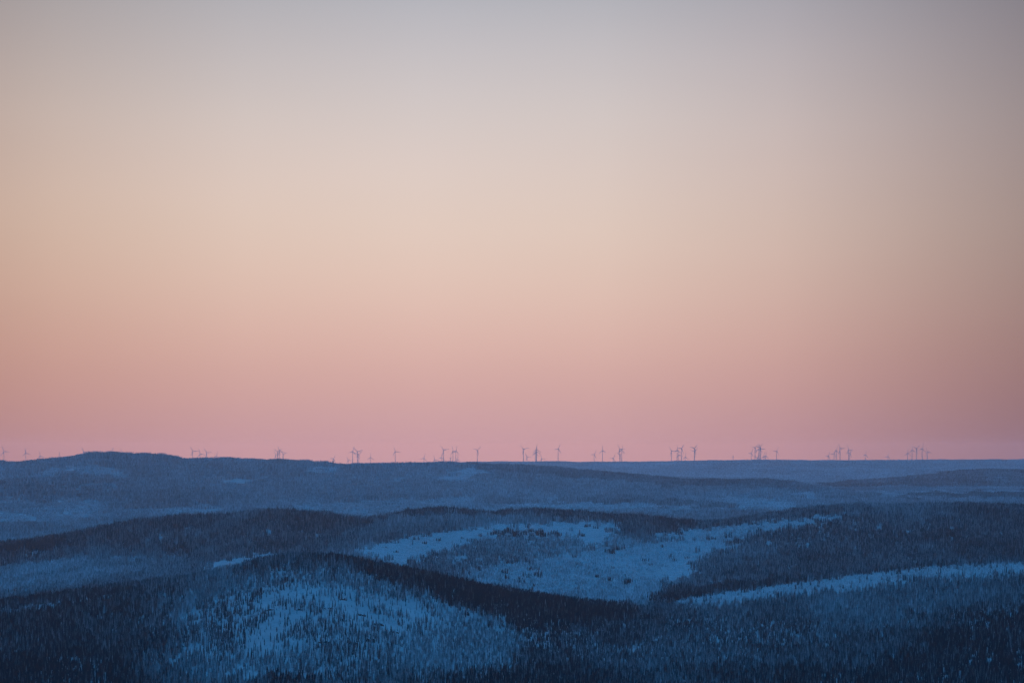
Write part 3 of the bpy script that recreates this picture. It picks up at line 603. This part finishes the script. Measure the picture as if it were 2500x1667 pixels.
for i, (px_, row_, wd, hg, lb) in enumerate([
    (837, 1464, 12, 1.5, 'small dark rock ledge highest on the open snow slope'),
    (802, 1486, 15, 1.5, 'dark rock ledge in the middle of the open snow slope'),
    (660, 1489, 14, 1.4, 'thin dark ledge at the left side of the open snow slope'),
    (730, 1489, 10, 1.3, 'short dark ledge left of centre on the open snow slope'),
    (880, 1502, 16, 1.5, 'broken dark ledge right of centre on the open snow slope'),
    (835, 1515, 15, 1.4, 'low dark ledge below the middle of the open snow slope'),
    (920, 1525, 21, 2.1, 'long dark ledge low on the right of the open snow slope'),
    (862, 1571, 14, 1.8, 'slanting dark ledge at the foot of the open snow slope'),
    (900, 1566, 19, 3.5, 'largest dark rock outcrop at the foot of the open snow slope'),
    (790, 1568, 19, 1.4, 'long thin dark ledge at the foot of the snow slope, left'),
    (440, 1580, 14, 1.7, 'dark rock ledge in the lower left clearing'),
    (960, 1544, 16, 1.3, 'thin dark ledge right of the open slope among frosted trees')]):
    x, y = ground_at(px_, row_, 2000, 3000)
    o = obj('rock_ledge', ledge(wd * 0.85, hg * 1.35, 3.0, 40 + i)); o.location = (x, y, float(terrain(np.array([x]), np.array([y]))[0])); o.rotation_euler = (0, 0, rnd.uniform(-0.25, 0.25))
    tag(o, lb, 'rock ledge', 'rock ledges on the open snow slope')

# ------------------------------------------------------------------ wind turbines
HUB, BL = 138.0, 61.0
def lathe(prof, n=16):
    V, Fc = [], []
    for r, z in prof:
        for i in range(n): a = i * 2 * math.pi / n; V.append((r * math.cos(a), r * math.sin(a), z))
    for k in range(len(prof) - 1):
        for i in range(n): j = (i + 1) % n; Fc.append((k * n + i, k * n + j, (k + 1) * n + j, (k + 1) * n + i))
    Fc.append(tuple(reversed(range(n)))); Fc.append(tuple((len(prof) - 1) * n + i for i in range(n)))
    return V, Fc
v, f = lathe([(3.9, -8), (3.3, 0), (3.1, 2), (2.9, 30), (2.6, 70), (2.2, 110), (1.9, HUB - 2.2)]); TOWER = mesh('tower_mesh', v, f, M_TOWER, True)
v, f = lathe([(1.2, -2.6), (2.0, -1.6), (2.3, 0), (2.3, 8), (2.1, 11), (1.3, 12.4)], 12)     # nacelle lies along y after the turn
v = [(x * 1.0, z - 1.0, y * 1.05) for x, y, z in v]; NAC = mesh('nacelle_mesh', v, f, M_TOWER, True)
v, f = lathe([(0.3, -3.4), (1.3, -2.9), (2.0, -1.8), (2.1, 0), (1.9, 1.2)], 12)
v = [(x, z, y) for x, y, z in v]; SPIN = mesh('hub_mesh', v, f, M_TOWER, True)
def blade():
    V, Fc = [], []; n = 10
    for (z, c, th, tw) in [(1.0, 2.3, 2.2, 20), (4, 2.7, 2.0, 18), (10, 4.2, 1.3, 13), (16, 4.0, 1.0, 9), (28, 3.1, 0.7, 5), (42, 2.2, 0.45, 2), (54, 1.5, 0.28, 0), (60, 0.9, 0.16, 0), (BL, 0.2, 0.06, 0)]:
        for i in range(n):
            a = i * 2 * math.pi / n; x = math.cos(a) * c * 0.75 + c * 0.12; y = math.sin(a) * th * 0.8 * (0.6 + 0.4 * math.cos(a)); t_ = math.radians(tw)
            V.append((x * math.cos(t_) - y * math.sin(t_), x * math.sin(t_) + y * math.cos(t_) - 0.0006 * z * z, z))
    for k in range(8):
        for i in range(n): j = (i + 1) % n; Fc.append((k * n + i, k * n + j, (k + 1) * n + j, (k + 1) * n + i))
    Fc.append(tuple(8 * n + i for i in range(n)))
    return mesh('blade_mesh', V, Fc, M_BLADE, True)
BLADE = blade()
def make_turbine():
    r = empty('wind_turbine', (0, 0, 0))
    obj('tower', TOWER, r)
    nc_ = obj('nacelle', NAC, r); nc_.location = (0, 0, HUB)
    hb = obj('hub', SPIN, r); hb.location = (0, -4.6, HUB)
    for k in range(3):
        b = obj('blade', BLADE, r); b.location = (0, -4.6, HUB)
    return r
PT = make_turbine(); first = [True]
def place_turbine(hx, hyy, ang, label, group, yaw=35):
    # walk back from the plateau edge to the ground whose hub would stand at that height above the skyline
    ys = np.linspace(19300, 28800, 500); xs = (hx - 1250) / F * ys; zs = terrain(xs, ys); r = HY - F * (zs + HUB - ZC) / ys
    i = int(np.argmin(abs(r - hyy) + (ys - 19300) * 1e-5)); x, y, z = float(xs[i]), float(ys[i]), float(zs[i])
    if first[0]: o = PT; kids = list(PT.children); first[0] = False
    else:
        o = PT.copy(); COL.objects.link(o); kids = []
        for ch in [c_ for c_ in KIDS]: c_ = ch.copy(); COL.objects.link(c_); c_.parent = o; kids.append(c_)
    o.location = (x, y, z); o.rotation_euler = (0, 0, math.radians(yaw))
    b = [k_ for k_ in kids if k_.name.startswith('blade')]
    for n_, k_ in enumerate(b): k_.rotation_euler = (0, math.radians(ang + 120 * n_), 0)
    for k_, v_ in (('label', label), ('category', 'wind turbine'), ('group', group)): o[k_] = v_
KIDS = list(PT.children)
G0 = 'wind turbines along the far skyline'
TURB = [
 (9.5, 1101.5, -24, 'wind turbine at the far left end of the skyline'),
 (63, 1105.4, -10, 'second wind turbine from the left, above the rising dark treeline'),
 (98, 1113, -14, 'third wind turbine from the left, tower mostly sunk behind the hill'),
 (144.5, 1114, 4, 'wind turbine showing only its rotor just left of the high hill'),
 (204.5, 1102.5, -30, 'wind turbine whose rotor peeks over the left shoulder of the hilltop'),
 (269, 1103, 42, 'wind turbine with two blades forming a V over the hilltop'),
 (296.3, 1107, -6, 'wind turbine showing one upright blade right of the hilltop'),
 (336, 1114, -8, 'wind turbine of which only a blade tip clears the right hilltop'),
 (470.6, 1098.4, -33, 'tallest of the three wind turbines in the saddle right of the hill'),
 (488.3, 1107.6, -18, 'middle of the three wind turbines in the saddle right of the hill'),
 (505, 1104.8, -40, 'rightmost of the three wind turbines in the saddle right of the hill'),
 (528.4, 1113, 9, 'wind turbine with one blade above the low bump beside the saddle'),
 (620.7, 1126, 0, 'wind turbine with only a tip over the treeline left of a cluster'),
 (673.6, 1110, -35, 'lowest leftmost turbine of the tight cluster of four'),
 (677.7, 1099, 58, 'second turbine from left in the tight cluster of four'),
 (682.8, 1100, -26, 'tallest turbine of the tight cluster of four'),
 (691.4, 1107.9, -48, 'rightmost turbine of the tight cluster of four'),
 (814, 1119.2, 30, 'small distant turbine just left of the notch in the ridge'),
 (850, 1123.5, -25, 'very low turbine standing in the notch of the ridge'),
 (861, 1101.5, 15, 'tall turbine right of the notch, first of three close together'),
 (872.8, 1102.4, -50, 'middle turbine of the three right of the notch'),
 (875.5, 1108.8, 50, 'lower right turbine of the three right of the notch'),
 (904.5, 1116.5, 0, 'low turbine alone just right of the trio by the notch'),
 (965, 1102, -22, 'tall lone turbine between the notch trio and the central cluster'),
 (1034.7, 1118, 16, 'low turbine left of the central cluster with one upright blade'),
 (1060.8, 1121.5, -18, 'very low turbine with its rotor at the treeline left of centre'),
 (1077.5, 1116, 8, 'low turbine partly hidden behind a tall one left of centre'),
 (1083, 1096.3, -42, 'tall turbine leftmost of the tall ones in the central cluster'),
 (1100.3, 1117.4, -40, 'low turbine seen side on between tall towers left of centre'),
 (1106, 1101, -20, 'left of two tall adjacent turbines in the central cluster'),
 (1112.8, 1101, 12, 'right of two tall adjacent turbines in the central cluster'),
 (1117, 1121, 5, 'very low turbine at the right foot of the central cluster'),
 (1165.4, 1098.4, 45, 'lone tall turbine right of the central cluster'),
 (1278, 1096.3, -45, 'tall turbine with blades in a V left of the stacked trio'),
 (1286.8, 1115.4, -35, 'small low turbine between a tall one and the stacked trio'),
 (1310, 1097, 0, 'tallest turbine of the trio nearly in line with each other'),
 (1309.2, 1101.8, -3, 'middle turbine of the trio nearly in line with each other'),
 (1307, 1106.5, 3, 'lowest turbine of the trio nearly in line with each other'),
 (1322, 1119.5, -25, 'tiny low turbine right of the in line trio'),
 (1362.7, 1094, 22, 'very tall lone turbine right of the in line trio'),
 (1450.6, 1109.3, 30, 'medium turbine with two narrow blades left of a tall one'),
 (1471, 1099.3, -2, 'tall turbine with rotor like an upright Y upside down'),
 (1496.9, 1118.5, 30, 'small low turbine left of an overlapping pair'),
 (1513.2, 1093.2, -33, 'tallest of the overlapping turbines left of the wide gap'),
 (1513.6, 1110.6, 60, 'low turbine hidden behind the tallest overlapping tower'),
 (1518, 1098.4, 10, 'right turbine of the overlapping pair left of the wide gap'),
 (1639.5, 1101, -35, 'leftmost turbine of the group of five right of the wide gap'),
 (1653.3, 1098.8, 2, 'second tall turbine of the group of five'),
 (1657, 1110, -14, 'low turbine between two tall towers in the group of five'),
 (1663.5, 1092.7, 35, 'tallest turbine of the group of five'),
 (1673, 1115.4, 2, 'low rightmost turbine of the group of five'),
 (1695.2, 1093, 42, 'upper turbine of two exactly behind each other'),
 (1695.6, 1101.8, 44, 'lower turbine of two exactly behind each other'),
 (1789.6, 1114.4, -50, 'low isolated turbine seen side on left of the dense cluster'),
 (1834, 1105.8, 25, 'leftmost medium turbine of the dense cluster'),
 (1843.4, 1093, 45, 'second turbine of the dense cluster, tall with one raised blade'),
 (1848.5, 1116.8, 40, 'lowest turbine in the middle of the dense cluster'),
 (1852, 1096, 0, 'tall turbine with an upright blade inside the dense cluster'),
 (1854.8, 1092, 40, 'tallest turbine of the dense cluster'),
 (1857, 1095.4, -28, 'tall rightmost tower of the dense cluster, blade pointing right'),
 (1864.4, 1115, 10, 'left one of two low turbines beside the dense cluster'),
 (1869, 1112, 8, 'right one of two low turbines beside the dense cluster'),
 (1895.8, 1100.4, 28, 'lone turbine right of the dense cluster'),
 (2022, 1112.9, 25, 'small low turbine at the left of the second last cluster'),
 (2036.2, 1107.4, 25, 'medium turbine second from left in the second last cluster'),
 (2042, 1099.7, 10, 'tall turbine with an upright blade in the second last cluster'),
 (2051, 1094.8, -35, 'tallest turbine of the second last cluster'),
 (2071.8, 1097.9, -22, 'tall turbine with a lower one directly at its right'),
 (2074.6, 1106, 35, 'lower turbine directly right of a tall tower'),
 (2112.7, 1109.5, 12, 'lone small turbine in the right third of the skyline'),
 (2167.5, 1113.5, 20, 'lone low turbine left of the last cluster'),
 (2215.7, 1106, 2, 'leftmost turbine of the last cluster of five'),
 (2226.7, 1098.3, -4, 'second turbine of the last cluster of five'),
 (2237.4, 1094.8, 50, 'middle tall turbine of the last cluster of five'),
 (2251.2, 1094.8, 14, 'fourth tall turbine of the last cluster of five'),
 (2263.7, 1103.3, -24, 'wind turbine at the far right end of the skyline'),
]
for a in TURB: place_turbine(a[0], a[1], a[2], a[3], G0, 78 if 'side on' in a[3] else 33 + (hash(round(a[0])) % 9 - 4))

# ------------------------------------------------------------------ haze
XM = 0.62 * (29400 + 420) + 400
zb, zt = float(GZ.min()) - 1.0 - 8.0, ZC + HAZE_TOP
V = [(x, y, z) for z in (zb, zt) for y in (-500, 30200) for x in (-XM, XM)]
Fc = [(0, 2, 3, 1), (4, 5, 7, 6), (0, 1, 5, 4), (2, 6, 7, 3), (0, 4, 6, 2), (1, 3, 7, 5)]
hm = bpy.data.materials.new('haze_air'); hm.use_nodes = True; ht = NT(hm.node_tree); ht.n.clear()
pv = ht.add('ShaderNodeVolumePrincipled'); pv.inputs['Color'].default_value = (0.82, 0.86, 1.0, 1); pv.inputs['Density'].default_value = HAZE_K
pv.inputs['Anisotropy'].default_value = 0.76
mo = ht.add('ShaderNodeOutputMaterial'); ht.link(pv.outputs[0], mo.inputs['Volume'])
hz = obj('haze', mesh('haze_mesh', V, Fc, hm)); tag(hz, 'thin lavender evening haze lying over the hills', None, None, 'stuff')
